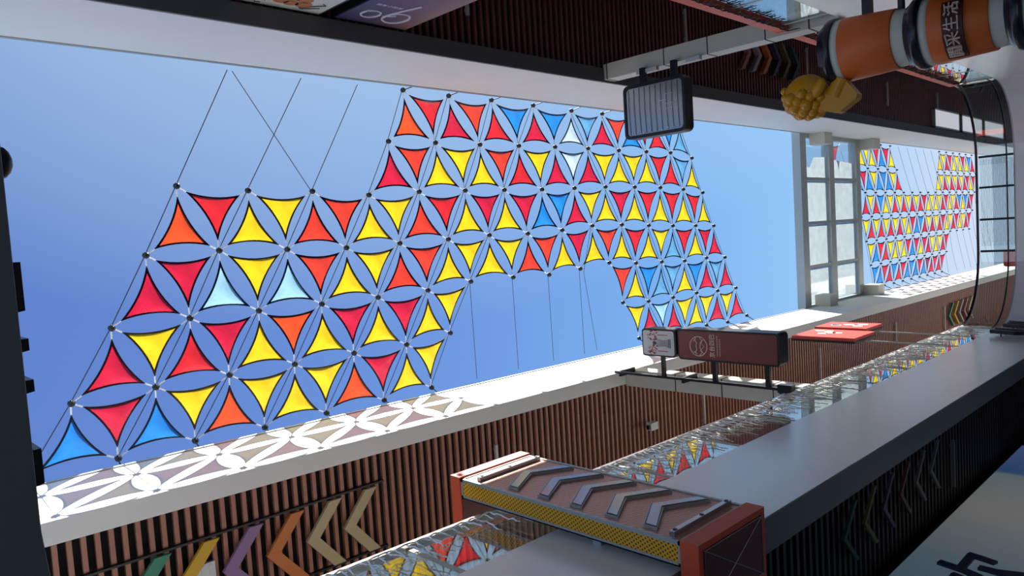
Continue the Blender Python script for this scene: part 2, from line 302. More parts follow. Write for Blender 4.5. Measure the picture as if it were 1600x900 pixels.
balustrade('glass balustrade of the right walkway with a terracotta top band', (XR, 10, ZS1), cut(S_R, 12), S_R, M['terracotta'], [(-.01, ZR-.08), (-.01, ZR+.09), (.08, ZR+.09), (.08, ZR-.08)], M['alu'])
FR = straight((XR-RC, YF, 0), (XL+RC, YF, 0), (0, 1, 0), 4)
t = balustrade('curved glass balustrade of the bridge crossing ahead', (0, YF, ZS1), [C_FR]+cut(FR, 3)+[C_FL], C_FR+FR[1:-1]+C_FL, M['rail'], [(0, ZR-.03), (0, ZR+.015), (.05, ZR+.015), (.05, ZR-.03)], M['rail'])
build('base_rail', MB().sweep(C_FR+FR[1:-1]+C_FL, [(.028, ZS1+.16), (.028, ZS1+.185), (.06, ZS1+.185), (.06, ZS1+.16)]), M['rail'], t, True)
# sloping light strips across the slatted soffits
def strip(x0, x1, y, z, label):
    t = tag(build('linear_light', MB().box(x0, x1, y-.025, y+.025, z, z+.04).box(x0+.05, x0+.09, y-.02, y+.02, z+.04, z+.062).box(x1-.09, x1-.05, y-.02, y+.02, z+.04, z+.062), M['strip'], None, x0 < 0), label, 'lamp', 'pale strips across the slatted soffits')
    return t
for y, a, b, w in ((7.58, -3.45, -3.08, 'next to the terracotta sign box'), (13.5, -4.0, -3.38, 'just past the cream column'), (19.2, -4.1, -3.2, 'beyond the two red signs'), (24.75, -3.75, -3.15, 'far along, between red signs and bridge'), (29.6, -4.0, -3.15, 'farthest, beside the small far chevrons')):
    strip(a, b, y, 8.41, 'pale linear strip on the left soffit '+w)
for y, a, b, w in ((7.45, 3.30, 3.9, 'beside the purple sign'), (13.25, 3.7, 4.35, 'above the hanging silver sign'), (18.72, 3.62, 4.3, 'behind the six dark chevrons'), (24.2, 3.3, 4.0, 'past the orange cups'), (28.9, 3.25, 4.1, 'farthest, by the curved glass bridge')):
    strip(a, b, y, 8.27, 'pale linear strip on the right soffit '+w)
for i, (y0, y1, w) in enumerate(((28.4, 31.2, 'nearest of the three'), (31.5, 34.2, 'middle one of three'), (34.5, 37.4, 'farthest of the three'))):
    t = thing('ceiling_lamp', (3.25, (y0+y1)/2, 8.25), 'flat white lamp panel under the far right roof edge, '+w, 'lamp', 'white lamp panels')
    build('diffuser', MB().box(2.95, 3.5, y0+.06, y1-.06, 8.24, 8.3), M['panelw'], t)
    build('lamp_frame', MB().box(2.9, 2.95, y0, y1, 8.23, 8.32).box(3.5, 3.55, y0, y1, 8.23, 8.32).box(2.9, 3.55, y0, y0+.06, 8.23, 8.32).box(2.9, 3.55, y1-.06, y1, 8.23, 8.32), M['alu'], t)
# ================================================================== sails
NEAR = {
 0: {0:(2.61,7.68), 1:(2.60,8.67), 2:(2.61,9.70), 3:(2.60,10.82), 4:(2.58,11.96), 5:(2.59,12.97), 6:(2.60,13.97), 7:(2.61,14.96), 8:(2.61,15.96)},
 1: {0:(1.74,7.31), 1:(1.76,8.30), 2:(1.77,9.34), 3:(1.79,10.35), 4:(1.81,11.39), 5:(1.82,12.43), 6:(1.82,13.49), 7:(1.83,14.53), 8:(1.84,15.52), 9:(1.74,16.45)},
 2: {-3:(0.99,3.83), -2:(0.93,4.82), -1:(0.92,5.84), 0:(0.86,6.85), 1:(0.91,7.87), 2:(0.93,8.91), 3:(0.94,9.89), 4:(0.95,10.93), 5:(0.98,11.92), 6:(1.01,12.95), 7:(1.01,14.01), 8:(1.00,15.02), 9:(0.96,16.00), 10:(0.88,16.88)},
 3: {-3:(0.09,3.36), -2:(0.10,4.33), -1:(0.06,5.35), 0:(0.03,6.36), 1:(0.05,7.39), 2:(0.07,8.44), 3:(0.10,9.43), 4:(0.09,10.45), 5:(0.12,11.46), 6:(0.18,12.43), 7:(0.17,13.46), 8:(0.12,14.48), 9:(0.08,15.47), 10:(0.05,16.48), 11:(0.02,17.34)},
 4: {-3:(-0.80,2.87), -2:(-0.79,3.85), -1:(-0.80,4.83), 0:(-0.81,5.85), 1:(-0.81,6.88), 2:(-0.79,7.91), 3:(-0.72,8.90), 4:(-0.73,9.98), 5:(-0.76,10.99), 6:(-0.71,11.96), 7:(-0.65,12.94), 8:(-0.72,13.91), 9:(-0.76,14.93), 10:(-0.80,15.91), 11:(-0.79,16.92), 12:(-0.83,17.83)},
 5: {-3:(-1.66,2.34), -2:(-1.64,3.33), -1:(-1.65,4.32), 0:(-1.66,5.32), 1:(-1.65,6.35), 2:(-1.66,7.38), 3:(-1.59,8.34), 8:(-1.57,13.35), 9:(-1.64,14.32), 10:(-1.65,15.33), 11:(-1.64,16.38), 12:(-1.68,17.39), 13:(-1.69,18.33)},
 6: {-3:(-2.47,1.79), -2:(-2.46,2.80), -1:(-2.46,3.77), 0:(-2.50,4.77), 1:(-2.50,5.78), 2:(-2.51,6.85), 3:(-2.48,7.84), 8:(-2.44,12.86), 9:(-2.45,13.88), 10:(-2.46,14.89), 11:(-2.51,15.80), 12:(-2.51,16.77), 13:(-2.56,17.82), 14:(-2.50,18.85)},
}

def lattice(rows, xs, base, step):
    return {r: {c: (xs[r], base[r]+step*c) for c in rng} for r, rng in rows.items()}
FAR = lattice({0: range(-1, 16), 1: range(-1, 16), 2: range(-2, 15), 3: range(-2, 14), 4: range(-3, 13), 5: range(-3, 9), 6: range(-3, 8)},
              [2.60, 1.72, .86, 0, -.87, -1.74, -2.57], [27.23, 27.88, 28.55, 29.07, 29.47, 29.82, 30.1], .965)
ZN = 10.3
def sail_boundary(P, inset=.135, sag=.07, n=8):
    c = (P[0]+P[1]+P[2])/3
    K = [p+(c-p).normalized()*inset for p in P]; B = []
    for i in range(3):
        a, b = K[i], K[(i+1) % 3]; m = (c-(a+b)/2).normalized(); L = (b-a).length
        for j in range(n):
            t = j/n; B.append(a.lerp(b, t)+m*(sag*L*4*t*(1-t)))
    return c, K, B
def make_sail(key, P, label, group, wob=.012):
    P = [Vector((p[0], p[1], ZN)) for p in P]; c, K, B = sail_boundary(P); n = len(B)
    base = c.copy(); seed = random.random()*6
    def w(p): return p+Vector((0, 0, wob*math.sin(9*p.x+seed)*math.cos(7*p.y+seed*2)-.02*max(0, 1-(p-c).length/.4)))
    V = [w(c)]; F = []
    for k in (.34, .67, 1.0): V += [w(c.lerp(b, k)) if k < 1 else b for b in B]
    for j in range(n):
        F.append((0, 1+j, 1+(j+1) % n))
        for r in range(2): F.append((1+r*n+j, 1+(r+1)*n+j, 1+(r+1)*n+(j+1) % n, 1+r*n+(j+1) % n))
    o = build('shade_sail', MB().add(V, F), SM[key], None, False, True, base)
    tag(o, label, 'sail', group)
    # hem: a folded band round the edge, a little thicker than the cloth
    I = []
    for j in range(n):
        t = (B[(j+1) % n]-B[j-1]).normalized(); nn = t.cross(Z); nn = nn if nn.dot(c-B[j]) > 0 else -nn
        I.append(B[j]+nn*.024 if j % 8 else B[j]+(c-B[j]).normalized()*.085)
    dn = Vector((0, 0, .006)); V = [b-dn for b in B]+[i-dn for i in I]+[b+dn for b in B]+[i+dn for i in I]; F = []
    for j in range(n):
        k = (j+1) % n; F += [(j, k, n+k, n+j), (2*n+j, 3*n+j, 3*n+k, 2*n+k), (j, 2*n+j, 2*n+k, k), (n+j, n+k, 3*n+k, 3*n+j)]
    build('hem', MB().add(V, F), HM[key], o)
    mb = MB()
    for k_, p in zip(K, P):
        d = (p-k_); mb.tube([k_-d*.05, k_+d*.62], .011, 4)
    build('clips', mb, M['clip'], o)['kind'] = 'stuff'
    return o
ORD = ['first', 'second', 'third', 'fourth', 'fifth', 'sixth', 'seventh', 'eighth', 'ninth', 'tenth', 'eleventh', 'twelfth', 'thirteenth', 'fourteenth', 'fifteenth', 'sixteenth']
ROWN = ['top', 'second', 'third', 'fourth', 'fifth', 'bottom']
def canopy(T, U, D, shift, where, group, skip=()):
    """U / D: row -> {column: colour}; U has its apex on row r, D its base"""
    for r in range(6):
        for kind, tab in (('U', U), ('D', D)):
            for k, c in enumerate(sorted(tab[r])):
                if kind == 'U': P = [T[r][c], T[r+1][c+shift], T[r+1][c+shift+1]]
                else: P = [T[r][c], T[r][c+1], T[r+1][c+shift+1]]
                make_sail(tab[r][c], P, '%s sail pointing %s, %s from the left in the %s row, %s canopy' % (SAILC[tab[r][c]][0], 'up' if kind == 'U' else 'down', ORD[k], ROWN[r], where), group)
def row(c0, s): return {c0+i: k for i, k in enumerate(s) if k != '.'}
def join(*d):
    o = {}
    for q in d: o.update(q)
    return o
NU = [row(0, 'OCRCSCBRT'), row(0, 'CYYRCCYYRY'), row(-3, 'OYFYFYYBCYYYYY'), row(-3, 'CLLYFYYFYYYYTYC'), join(row(-3, 'CRYYYY'), row(8, 'YTYCC')), join(row(-3, 'BBOYOY'), row(9, 'CCYCC'))]
ND = [row(0, 'RFBBTFCB'), row(0, 'FYFYSYYRT'), row(-3, 'RYFYRCCBYCRRR'), row(-3, 'CYFYFYYFCFRYRC'), join(row(-3, 'YCOCCY'), row(7, 'FBTBT')), join(row(-3, 'CYYYCY'), row(8, 'YLYYY'))]
canopy(NEAR, NU, ND, 0, 'near', 'triangular shade sails of the near canopy')
FU = [join(row(0, 'YYBY'), row(9, 'YCYYYC')), join(row(-1, 'TBBBR'), row(8, 'YCCCCY')), row(-1, 'CRYRRCRYYCYRYM'), row(-1, 'RRRCYBCCRYCYC'), row(-1, 'BRYYBYCYC'), row(-1, 'BCRBBBCC')]
FD = [join(row(0, 'YCC'), row(9, 'YCYCB')), join(row(-1, 'CYBY'), row(8, 'YYYYCC')), row(-1, 'YBYYYYCYYRYBBC'), row(-2, 'YYYYYCBYYCYCYC'), row(-2, 'YRYYCCCYYC'), row(-2, 'BCBCBCMCC')]
canopy(FAR, FU, FD, -1, 'far', 'triangular shade sails of the far canopy')
make_sail('C', [(2.5, 24.45), (2.5, 25.55), (1.62, 25.12)], 'small crimson sail standing in for a reflection in the top pane of the white framed canopy', None)  # extra sail added to stand for a reflection in the pane
def cablenet(T, label, loc, lines, hubs, ext, h=.045, cr=.0065):
    t = thing('cable_net', loc, label, 'cables')
    for L in lines: build('cable', MB().tube([Vector((p[0], p[1], ZN+.02)) for p in L], cr, 4), M['wire'], t)
    for p in hubs: build('hub', MB().lathe((p[0], p[1], ZN-.03), [(.02*h, .05), (h*.9, .04), (h, 0), (.5*h, -.03)], 8), M['hub'], t)
    for a, b in ext: build('stay', MB().tube([a, b], .011, 4), M['hub'], t)
    return t
L1 = []
for c in range(-3, 4):
    P = [NEAR[r][c] for r in range(7) if c in NEAR[r]]
    a, b = Vector(P[0]), Vector(P[1]); d = (a-b)/(a.x-b.x); P = [tuple(a+d*(2.62-a.x))]+P
    a, b = Vector(P[-1]), Vector(P[-2]); d = (a-b)/(b.x-a.x); P = P+[tuple(a+d*(a.x+2.5+.0078*a.y))] if a.x > -2.45 else P
    L1.append(P)
for k in range(4, 9):       # the other half of the net leans the other way: column c at row 0 runs c, c+1, c+2 ...
    P = [NEAR[r][k+r] for r in range(7) if k+r in NEAR[r]]; a, b = Vector(P[0]), Vector(P[1]); d = (a-b)/(a.x-b.x); P = [tuple(a+d*(2.62-a.x))]+P
    L1.append(P)
for k in (-1, 0, 1, 2): 
    c = k+4; a = Vector(NEAR[4][c]); L1.append([tuple(a), (-2.52, a.y+.02)])
L1.append([(2.61, 4.75), NEAR[2][-1]]); L1.append([NEAR[3][6], (-.8, 12.1), (-2.5, 12.4)])
hubs = [p for r in NEAR for c, p in NEAR[r].items() if (r, c) != (6, 8)]
ext = [((p[0], p[1], ZN), (2.64, p[1]+.05, 9.98)) for p in NEAR[0].values()]+[((p[0], p[1], ZN), (skx(-2.5, p[1]), p[1]-.05, 9.98)) for c, p in NEAR[6].items() if c != 8]
cablenet(NEAR, 'dark steel cable net with round hubs carrying the near sails', (0, 9, ZN), L1, hubs, ext)
used = set()
for r in range(6):
    for c in FU[r]: used |= {(r, c), (r+1, c-1), (r+1, c)}
    for c in FD[r]: used |= {(r, c), (r, c+1), (r+1, c)}
L2 = []
for k in range(-2, 15):
    P = [FAR[r][k] for r in range(7) if k in FAR[r]]
    if len(P) > 2: L2.append([(2.62, P[0][1]-.6*(2.62-P[0][0])/.87)]+P+[(-2.7, P[-1][1]+(.35 if k < 7 else .6)*(P[-1][0]+2.7)/.87)])
cablenet(FAR, 'thin dark cable net carrying the far sails', (0, 34, ZN), L2, [FAR[r][c] for r, c in sorted(used)], [((FAR[6][c][0], FAR[6][c][1], ZN), (-2.72, FAR[6][c][1], 9.98)) for c in range(-2, 7)], .034, .005)
# ================================================================== white framed glass canopy across the opening
t = thing('glass_canopy', (0, 24.3, 10.02), 'white framed glass canopy lying across the sky between the two roof edges', 'canopy')
for y0, y1 in ((21.95, 22.35), (24.0, 24.35), (26.15, 26.5)): build('beam', MB().box(-2.75, 2.7, y0, y1, 10.02, 10.27), M['alu'], t)
XC = (-2.7, -1.42, -.08, 1.27, 2.62)
for x in XC[1:4]:
    for y0, y1 in ((22.35, 24.0), (24.35, 26.15)): build('crossbar', MB().box(x-.045, x+.045, y0, y1, 10.04, 10.2), M['alu'], t)
for x0, x1 in ((-2.75, -2.6), (2.5, 2.7)):
    for y0, y1 in ((22.35, 24.0), (24.35, 26.15)): build('end_bar', MB().box(x0, x1, y0, y1, 10.03, 10.22), M['alu'], t)
for i in range(4):
    for k, (y0, y1) in enumerate(((22.35, 24.0), (24.35, 26.15))):
        a, b = max(XC[i], -2.6)+.05, min(XC[i+1], 2.5)-.05
        build('glass_pane', MB().box(a, b, y0+.01, y1-.01, 10.1, 10.112), M['skyglass'], t)
        if i < 3: P = [(a, y0+.02), (b, y0+.02), (b, y1-.02), (a, y1-.02)]
        elif k == 0: P = [(a, y0+.02), (a+.52, y0+.02), (a+.34, y0+.2), (a+.3, y0+.45), (a+.62, y0+.75), (a+.66, y1-.02), (a, y1-.02)]
        else: P = [(a, y0+.02), (a+.6, y0+.02), (a+.5, y1-.02), (a, y1-.02)]
        build('white_sheet', MB().add([(x, y, 10.13) for x, y in P], [list(range(len(P)))]), M['frosted'], t)
for x0, x1, y, sd in ((-2.49, -2.12, 22.6, 'left'), (-2.49, -2.12, 26.5, 'left'), (2.28, 2.615, 22.6, 'right'), (2.28, 2.615, 26.5, 'right')):
    d = -.0078*y if sd == 'left' else 0
    b = build('anchor_box', MB().box(x0+d, x1+d, y, y+.55, 9.55, 10.02), M['column'], t)
# ================================================================== coloured chevrons on the soffits
for i, (c, nm) in enumerate((('green', 'green'), ('chy', 'mustard yellow'), ('chp', 'lilac'), ('cho', 'orange'), ('chb', 'beige'), ('chb', 'beige'))):
    o = build('chevron', chev((-3.575, 2.19+.528*i, 8.37), -Y, X, Z, .83, .175, .045, .345), M[c], None)
    tag(o, nm+' chevron plate on the brown left soffit'+(', next to the orange one' if i == 4 else ', nearest the terracotta sign box' if i == 5 else ''), 'chevron', 'large chevrons on the left soffit')
t = thing('chevron_rail', (-3.6, 3.5, 8.42), 'pair of thin black rails carrying the large chevrons on the left soffit', 'rail')
for x in (-3.13, -4.02): build('bar', MB().box(x-.012, x+.012, 1.6, 5.5, 8.415, 8.47), M['black'], t)
tag(build('vent_grille', MB().box(-3.62, -3.42, 2.9, 3.18, 8.42, 8.47).box(-3.6, -3.44, 2.93, 2.96, 8.41, 8.42).box(-3.6, -3.44, 3.02, 3.05, 8.41, 8.42).box(-3.6, -3.44, 3.11, 3.14, 8.41, 8.42), M['signwhite']), 'small pale vent between the slats of the near left soffit', 'vent')
for i, (c, nm) in enumerate((('chr', 'dusty rose'), ('chg', 'grey'), ('cho', 'rust orange'), ('dimviolet', 'purple'), ('dimyellow', 'ochre'), ('dimgreen', 'dark green'))):  # last three take darkened copies, shade painted into the colour
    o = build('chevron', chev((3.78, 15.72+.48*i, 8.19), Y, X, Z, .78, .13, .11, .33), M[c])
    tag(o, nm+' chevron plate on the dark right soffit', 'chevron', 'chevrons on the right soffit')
for i, (c, nm) in enumerate((('green', 'green'), ('chy', 'ochre'), ('chg', 'grey'), ('chr', 'rose'), ('chb', 'beige'))):
    o = build('chevron', chev((-3.75, 29.9+.6*i, 8.36), -Y, X, Z, .85, .12, .08, .5), M[c])
    tag(o, 'small far '+nm+' chevron on the left soffit beside the curved bridge glass', 'chevron', 'far chevrons on the left soffit')
for i, (c, nm) in enumerate((('dimgreen', 'green'), ('dimyellow', 'olive yellow'), ('dimviolet', 'violet'), ('dimrust', 'rust'), ('dimgrey', 'grey'), ('dimgrey', 'pale grey'))):  # chevron colours darkened to paint in the shade under the walkway
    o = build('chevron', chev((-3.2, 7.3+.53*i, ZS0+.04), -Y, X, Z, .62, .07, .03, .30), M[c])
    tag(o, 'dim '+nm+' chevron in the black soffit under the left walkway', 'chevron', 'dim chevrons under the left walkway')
tag(build('linear_light', MB().box(-3.68, -3.04, 10.92, 10.96, ZS0+.045, ZS0+.08).box(-3.62, -3.58, 10.92, 10.96, ZS0+.08, ZS0+.1).box(-3.14, -3.1, 10.92, 10.96, ZS0+.08, ZS0+.1), M['dimgrey']), 'thin pale strip beside the dim chevrons under the left walkway', 'lamp')
for i, (y, z) in enumerate(((16.95, 3.62), (17.25, 3.6), (17.95, 3.62), (18.2, 3.6), (18.45, 3.62))):
    o = thing('edge_chevron', (skx(-2.4, y), y, z), 'black chevron plate standing off the grey walkway edge, '+('leftmost of the nearer pair', 'rightmost of the nearer pair', 'first of the three by the bridge', 'middle one of three by the bridge', 'last of the three by the bridge')[i], 'chevron', 'black chevrons on the walkway edge')
    build('plate', chev((-2.345, y, z), -Y, Z, X, .9, .10, .07, .16), M['black'], o, True)
    for dz in (-.25, .25): build('stand_off', MB().box(-2.42, -2.32, y+.12, y+.15, z+dz-.01, z+dz+.01), M['black'], o, True)
# small white camera on the left soffit
t = thing('security_camera', (-3.66, 11.4, 8.2), 'small white camera hanging from the left soffit before the column', 'camera')
build('body', MB().box(-3.74, -3.60, 11.3, 11.52, 8.2, 8.3), M['signwhite'], t); build('lens', MB().box(-3.71, -3.63, 11.26, 11.3, 8.22, 8.28), M['black'], t); build('arm', MB().tube([(-3.66, 11.45, 8.3), (-3.62, 11.5, 8.47)], .015), M['signwhite'], t)
# ================================================================== box signs
def rrect(x0, x1, z0, z1, r, y, n=4):
    P = []
    for cx, cz, a in ((x1-r, z1-r, 0), (x0+r, z1-r, H_), (x0+r, z0+r, 2*H_), (x1-r, z0+r, 3*H_)):
        P += [(cx+r*math.cos(a+H_*i/n), y, cz+r*math.sin(a+H_*i/n)) for i in range(n+1)]
    return P
def boxsign(t, x0, x1, z0, z1, y0, y1, fm, r=.06, fr=.03):
    build('case', MB().prism(rrect(x0, x1, z0, z1, r, y0), (0, y1-y0, 0)), M['black'], t)
    return build('face', MB().prism(rrect(x0+fr, x1-fr, z0+fr, z1-fr, r*.7, y0-.012), (0, .014, 0)), fm, t)
t = thing('hanging_sign', (-1.87, 10.3, 6.9), 'small white box sign with two red crests, left of the brown sign', 'sign')
boxsign(t, -2.11, -1.64, 6.90, 7.57, 10.3, 10.56, M['signwhite'])
mb = MB(); rnd = random.Random(3)
for cx in (-1.755, -2.0):
    for k in range(46):
        a = rnd.uniform(0, 2*math.pi); rr = math.sqrt(rnd.random())*.095; u, v = cx+rr*math.cos(a), 7.33+rr*1.25*math.sin(a)
        if v < 7.26: continue
        b = rnd.uniform(0, 3); w = .014
        mb.prism([(u+w*math.cos(b+j*2.1), 10.284, v+w*math.sin(b+j*2.1)) for j in range(3)], (0, .006, 0))
build('red_crest', mb, M['logored'], t)['kind'] = 'stuff'
for x in (-1.74, -2.01): build('tassel', MB().box(x-.005, x+.005, 10.283, 10.29, 7.05, 7.25), M['logored'], t)
mb = MB()
for k in range(6): x = -1.82-.023*k; mb.tube([(x, 10.285, 7.27-.01*(k % 2)), (x+.006*(k-2.5), 10.285, 7.12), (x, 10.285, 6.99)], .0035, 4)
for z in (7.0, 7.03): mb.box(-1.955, -1.80, 10.283, 10.288, z, z+.008)
mb.ball((-1.88, 10.285, 7.31), (.03, .006, .04)); build('figure_drawing', mb, M['ink'], t)
build('bracket', MB().box(-2.47, -2.1, 10.4, 10.46, 7.22, 7.28), M['black'], t)
t = thing('hanging_sign', (-1.86, 10.3, 4.95), 'tall brown box sign with a round beige emblem on the left column', 'sign')
boxsign(t, -2.12, -1.62, 5.12, 6.86, 10.3, 10.58, M['brown'])
E_ = (-1.885, 6.47)
mb = MB().tube([(E_[0]+.155*math.cos(a), 10.285, E_[1]+.155*math.sin(a)) for a in [2*math.pi*i/28 for i in range(28)]], .007, 5, True)
def cv(pts, r=.006): mb.tube([(E_[0]+a, 10.285, E_[1]+b) for a, b in pts], r, 5)
cv([(-.10, .06), (-.05, .03), (0, .045), (.05, .03), (.10, .06)]); cv([(-.12, .03), (-.09, .09)]); cv([(.08, .09), (.13, .04)])
cv([(-.11, -.09), (-.07, -.03), (0, -.10), (.06, -.03), (.11, -.09)]); cv([(-.14, -.02), (-.09, -.07), (-.03, -.03), (.03, -.03), (.09, -.07), (.14, -.02)])
build('emblem', mb, M['logo'], t)
build('lettering', text(MB(), '京台四巴', .098, .006, (-1.865, 10.283, 6.22), X, Z, sx=.95, sy=1.05), M['logo'], t)
mb = MB()
for z, n in ((6.13, 13), (6.085, 11)):
    for k in range(n): mb.box(-2.02+.025*k, -2.008+.025*k, 10.284, 10.288, z, z+.014)
build('small_print', mb, M['logo'], t)['kind'] = 'stuff'
for z in (6.25, 5.35): build('bracket', MB().box(-2.47, -2.1, 10.41, 10.47, z, z+.07), M['black'], t)
t = thing('sign_rail', (-2.47, 10.87, 5.05), 'black steel rail clamped along the left column behind the brown signs', 'rail')
build('tube', MB().box(-2.50, -2.46, 10.42, 10.47, 5.05, 8.3), M['black'], t); 
for z in (8.2, 6.9, 5.2): build('clamp', MB().box(-2.56, -2.46, 10.47, 10.9, z, z+.04), M['black'], t)
build('junction_box', MB().box(-2.52, -2.40, 10.38, 10.5, 5.0, 5.22), M['black'], t)
# silver framed sign on the right column
t = thing('hanging_sign', (1.97, 10.3, 6.5), 'black framed silver sign without its print, hanging off the right column', 'sign')
build('case', MB().prism(rrect(1.53, 2.41, 6.5, 7.68, .09, 10.3), (0, .2, 0)), M['black'], t)
build('face', MB().prism(rrect(1.585, 2.355, 6.555, 7.63, .06, 10.288), (0, .014, 0)), M['face'], t)
mb = MB()
P = rrect(1.53, 2.41, 6.5, 7.68, .09, 10.27); Q = rrect(1.575, 2.365, 6.545, 7.635, .07, 10.27); n = len(P)
mb.add(P+Q+[(p[0], 10.3, p[2]) for p in P]+[(q[0], 10.3, q[2]) for q in Q], [f for j in range(n) for f in ((j, (j+1) % n, n+(j+1) % n, n+j), (j, 2*n+j, 2*n+(j+1) % n, (j+1) % n), (n+j, n+(j+1) % n, 3*n+(j+1) % n, 3*n+j))])
build('rim', mb, M['black'], t)
for i in range(10): z = 6.63+.105*i; build('wire', MB().tube([(1.60, 10.28, z-.01), (1.97, 10.276, z+.004), (2.34, 10.28, z)], .004, 5), M['black'], t)
mb = MB()
for k in range(9): z = 6.58+.118*k; mb.box(1.6+.01*(k % 3), 1.615+.01*(k % 3), 10.276, 10.285, z, z+.03)
for (x, z, l) in ((2.15, 6.72, .2), (2.06, 6.85, .12), (2.0, 6.7, .16), (1.92, 6.64, .2)): mb.box(x, x+.012, 10.274, 10.284, z, z+l)
build('lamp_scraps', mb, M['steel'], t)['kind'] = 'stuff'
for z in (7.32, 6.72): build('bracket', MB().box(2.38, 2.68, 10.38, 10.46, z, z+.09), M['black'], t)
build('cable_box', MB().box(2.60, 2.66, 10.42, 10.5, 7.1, 7.5), M['signwhite'], t)
build('cable_box', MB().box(2.60, 2.66, 10.42, 10.5, 6.3, 6.55), M['signwhite'], t)
# red boards lit by the sun, farther along
for i, (y0, y1, z0, z1, w) in enumerate(((13.85, 14.85, 5.44, 6.62, 'nearer the brown sign'), (15.15, 16.0, 5.72, 6.75, 'behind the other one'))):
    t = thing('red_board', (skx(-2.2, y0), (y0+y1)/2, ZS1), 'flat red sign board with white blotches, '+w, 'sign', 'red boards on the left walkway')
    build('panel', MB().box(-2.26, -2.2, y0, y1, z0, z1), M['redsign'], t)
    mb = MB(); rnd = random.Random(i)
    for k in range(5):
        y, z = rnd.uniform(y0+.15, y1-.3), rnd.uniform(z0+.15, z1-.35); mb.prism([(-2.2, y+.1*rnd.random(), z), (-2.2, y+.22, z+.05), (-2.2, y+.2, z+.2+.1*rnd.random()), (-2.2, y+.02, z+.16)], (.004, 0, 0))
    build('white_print', mb, M['signwhite'], t)
    build('case', MB().box(-2.30, -2.26, y0-.01, y1+.01, z0-.01, z1+.01), M['black'], t)
    build('post', MB().box(-2.325, -2.30, (y0+y1)/2-.012, (y0+y1)/2+.012, ZS1, z1-.1), M['alu'], t)
# ================================================================== terracotta and copper box sign on the left walkway edge
t = thing('box_sign', (-2.3, 4.75, 2.75), 'tall copper mesh sign box with terracotta end caps and five chevrons', 'sign')
x0, x1, y0, y1, z0, z1 = -2.385, -2.2, 4.33, 5.24, 2.94, 5.34
build('cap', MB().box(-2.75, -2.185, 4.315, 5.255, 5.34, 5.47), M['terracotta'], t)
build('cap', MB().box(-2.75, -2.185, 4.315, 5.255, 2.79, 2.94), M['terracotta'], t)
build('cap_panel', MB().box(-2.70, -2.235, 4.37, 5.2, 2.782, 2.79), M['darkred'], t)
mb = MB()
for a, b in (((-2.235, 4.37), (-2.70, 5.2)), ((-2.235, 5.2), (-2.70, 4.37)), ((-2.24, 4.38), (-2.24, 5.19)), ((-2.69, 4.38), (-2.69, 5.19)), ((-2.24, 4.38), (-2.69, 4.38)), ((-2.24, 5.19), (-2.69, 5.19))): mb.tube([(a[0], a[1], 2.78), (b[0], b[1], 2.78)], .0035, 4)
build('scored_line', mb, M['steel'], t)['kind'] = 'stuff'
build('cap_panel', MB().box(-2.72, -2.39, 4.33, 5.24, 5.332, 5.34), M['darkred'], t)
build('mesh_panel', MB().box(x1-.02, x1-.008, y0+.03, y1-.03, z0+.02, z1-.02), M['pinkperf'], t)
build('mesh_panel', MB().box(x0+.02, x1-.02, y0+.004, y0+.014, z0+.03, z1-.03), M['yelperf'], t)
build('back_panel', MB().box(x0, x0+.01, y0, y1, z0, z1), M['alu'], t)
w = .028
for nm, b in (('frame_bar', (x1-w, x1, y0, y0+w, z0, z1)), ('frame_bar', (x1-w, x1, y1-w, y1, z0, z1)), ('frame_bar', (x0, x0+w, y0, y0+w, z0, z1)), ('frame_bar', (x0, x0+w, y1-w, y1, z0, z1)),
              ('frame_bar', (x1-w, x1, y0+w, y1-w, z0, z0+w)), ('frame_bar', (x1-w, x1, y0+w, y1-w, z1-w, z1)), ('frame_bar', (x0, x1, y0, y0+w, z0, z0+w)), ('frame_bar', (x0, x1, y0, y0+w, z1-w, z1))):
    build(nm, MB().box(*b), M['alu'], t)
for k in range(5):
    z = 4.96-.365*k
    def plate(g, xx, th, m, nm, par):
        P = [(4.42+g, z-.30+g*1.2), (4.80, z-.10+g*1.2), (5.16-g, z-.30+g*1.2), (5.16-g, z-.17-g), (4.80, z+.03-g), (4.42+g, z-.17-g)]
        return build(nm, MB().prism([(xx, a, b) for a, b in P], (th, 0, 0)), m, par)
    c = plate(0, x1-.008, .022, M['alu'], 'chevron', t)
    plate(.010, x1+.014, .003, M['black'], 'outline', c)
    plate(.018, x1+.017, .003, M['face'], 'inlay', c)
for z in (5.16, 3.06):
    b = build('bar', MB().box(x1-.008, x1+.03, 4.40, 5.20, z-.022, z+.022), M['steel'], t)
    for y in (4.44, 4.8, 5.16): build('bolt', MB().box(x1+.03, x1+.036, y-.012, y+.012, z-.012, z+.012), M['black'], b)
build('bracket', MB().box(-2.46, x0, 4.36, 4.42, 3.70, 3.78), M['alu'], t); build('bracket_plate', MB().box(-2.455, -2.435, 4.27, 4.50, 3.66, 3.80), M['black'], t)
build('bracket', MB().box(-2.46, x0, 5.1, 5.16, 3.70, 3.78), M['alu'], t)
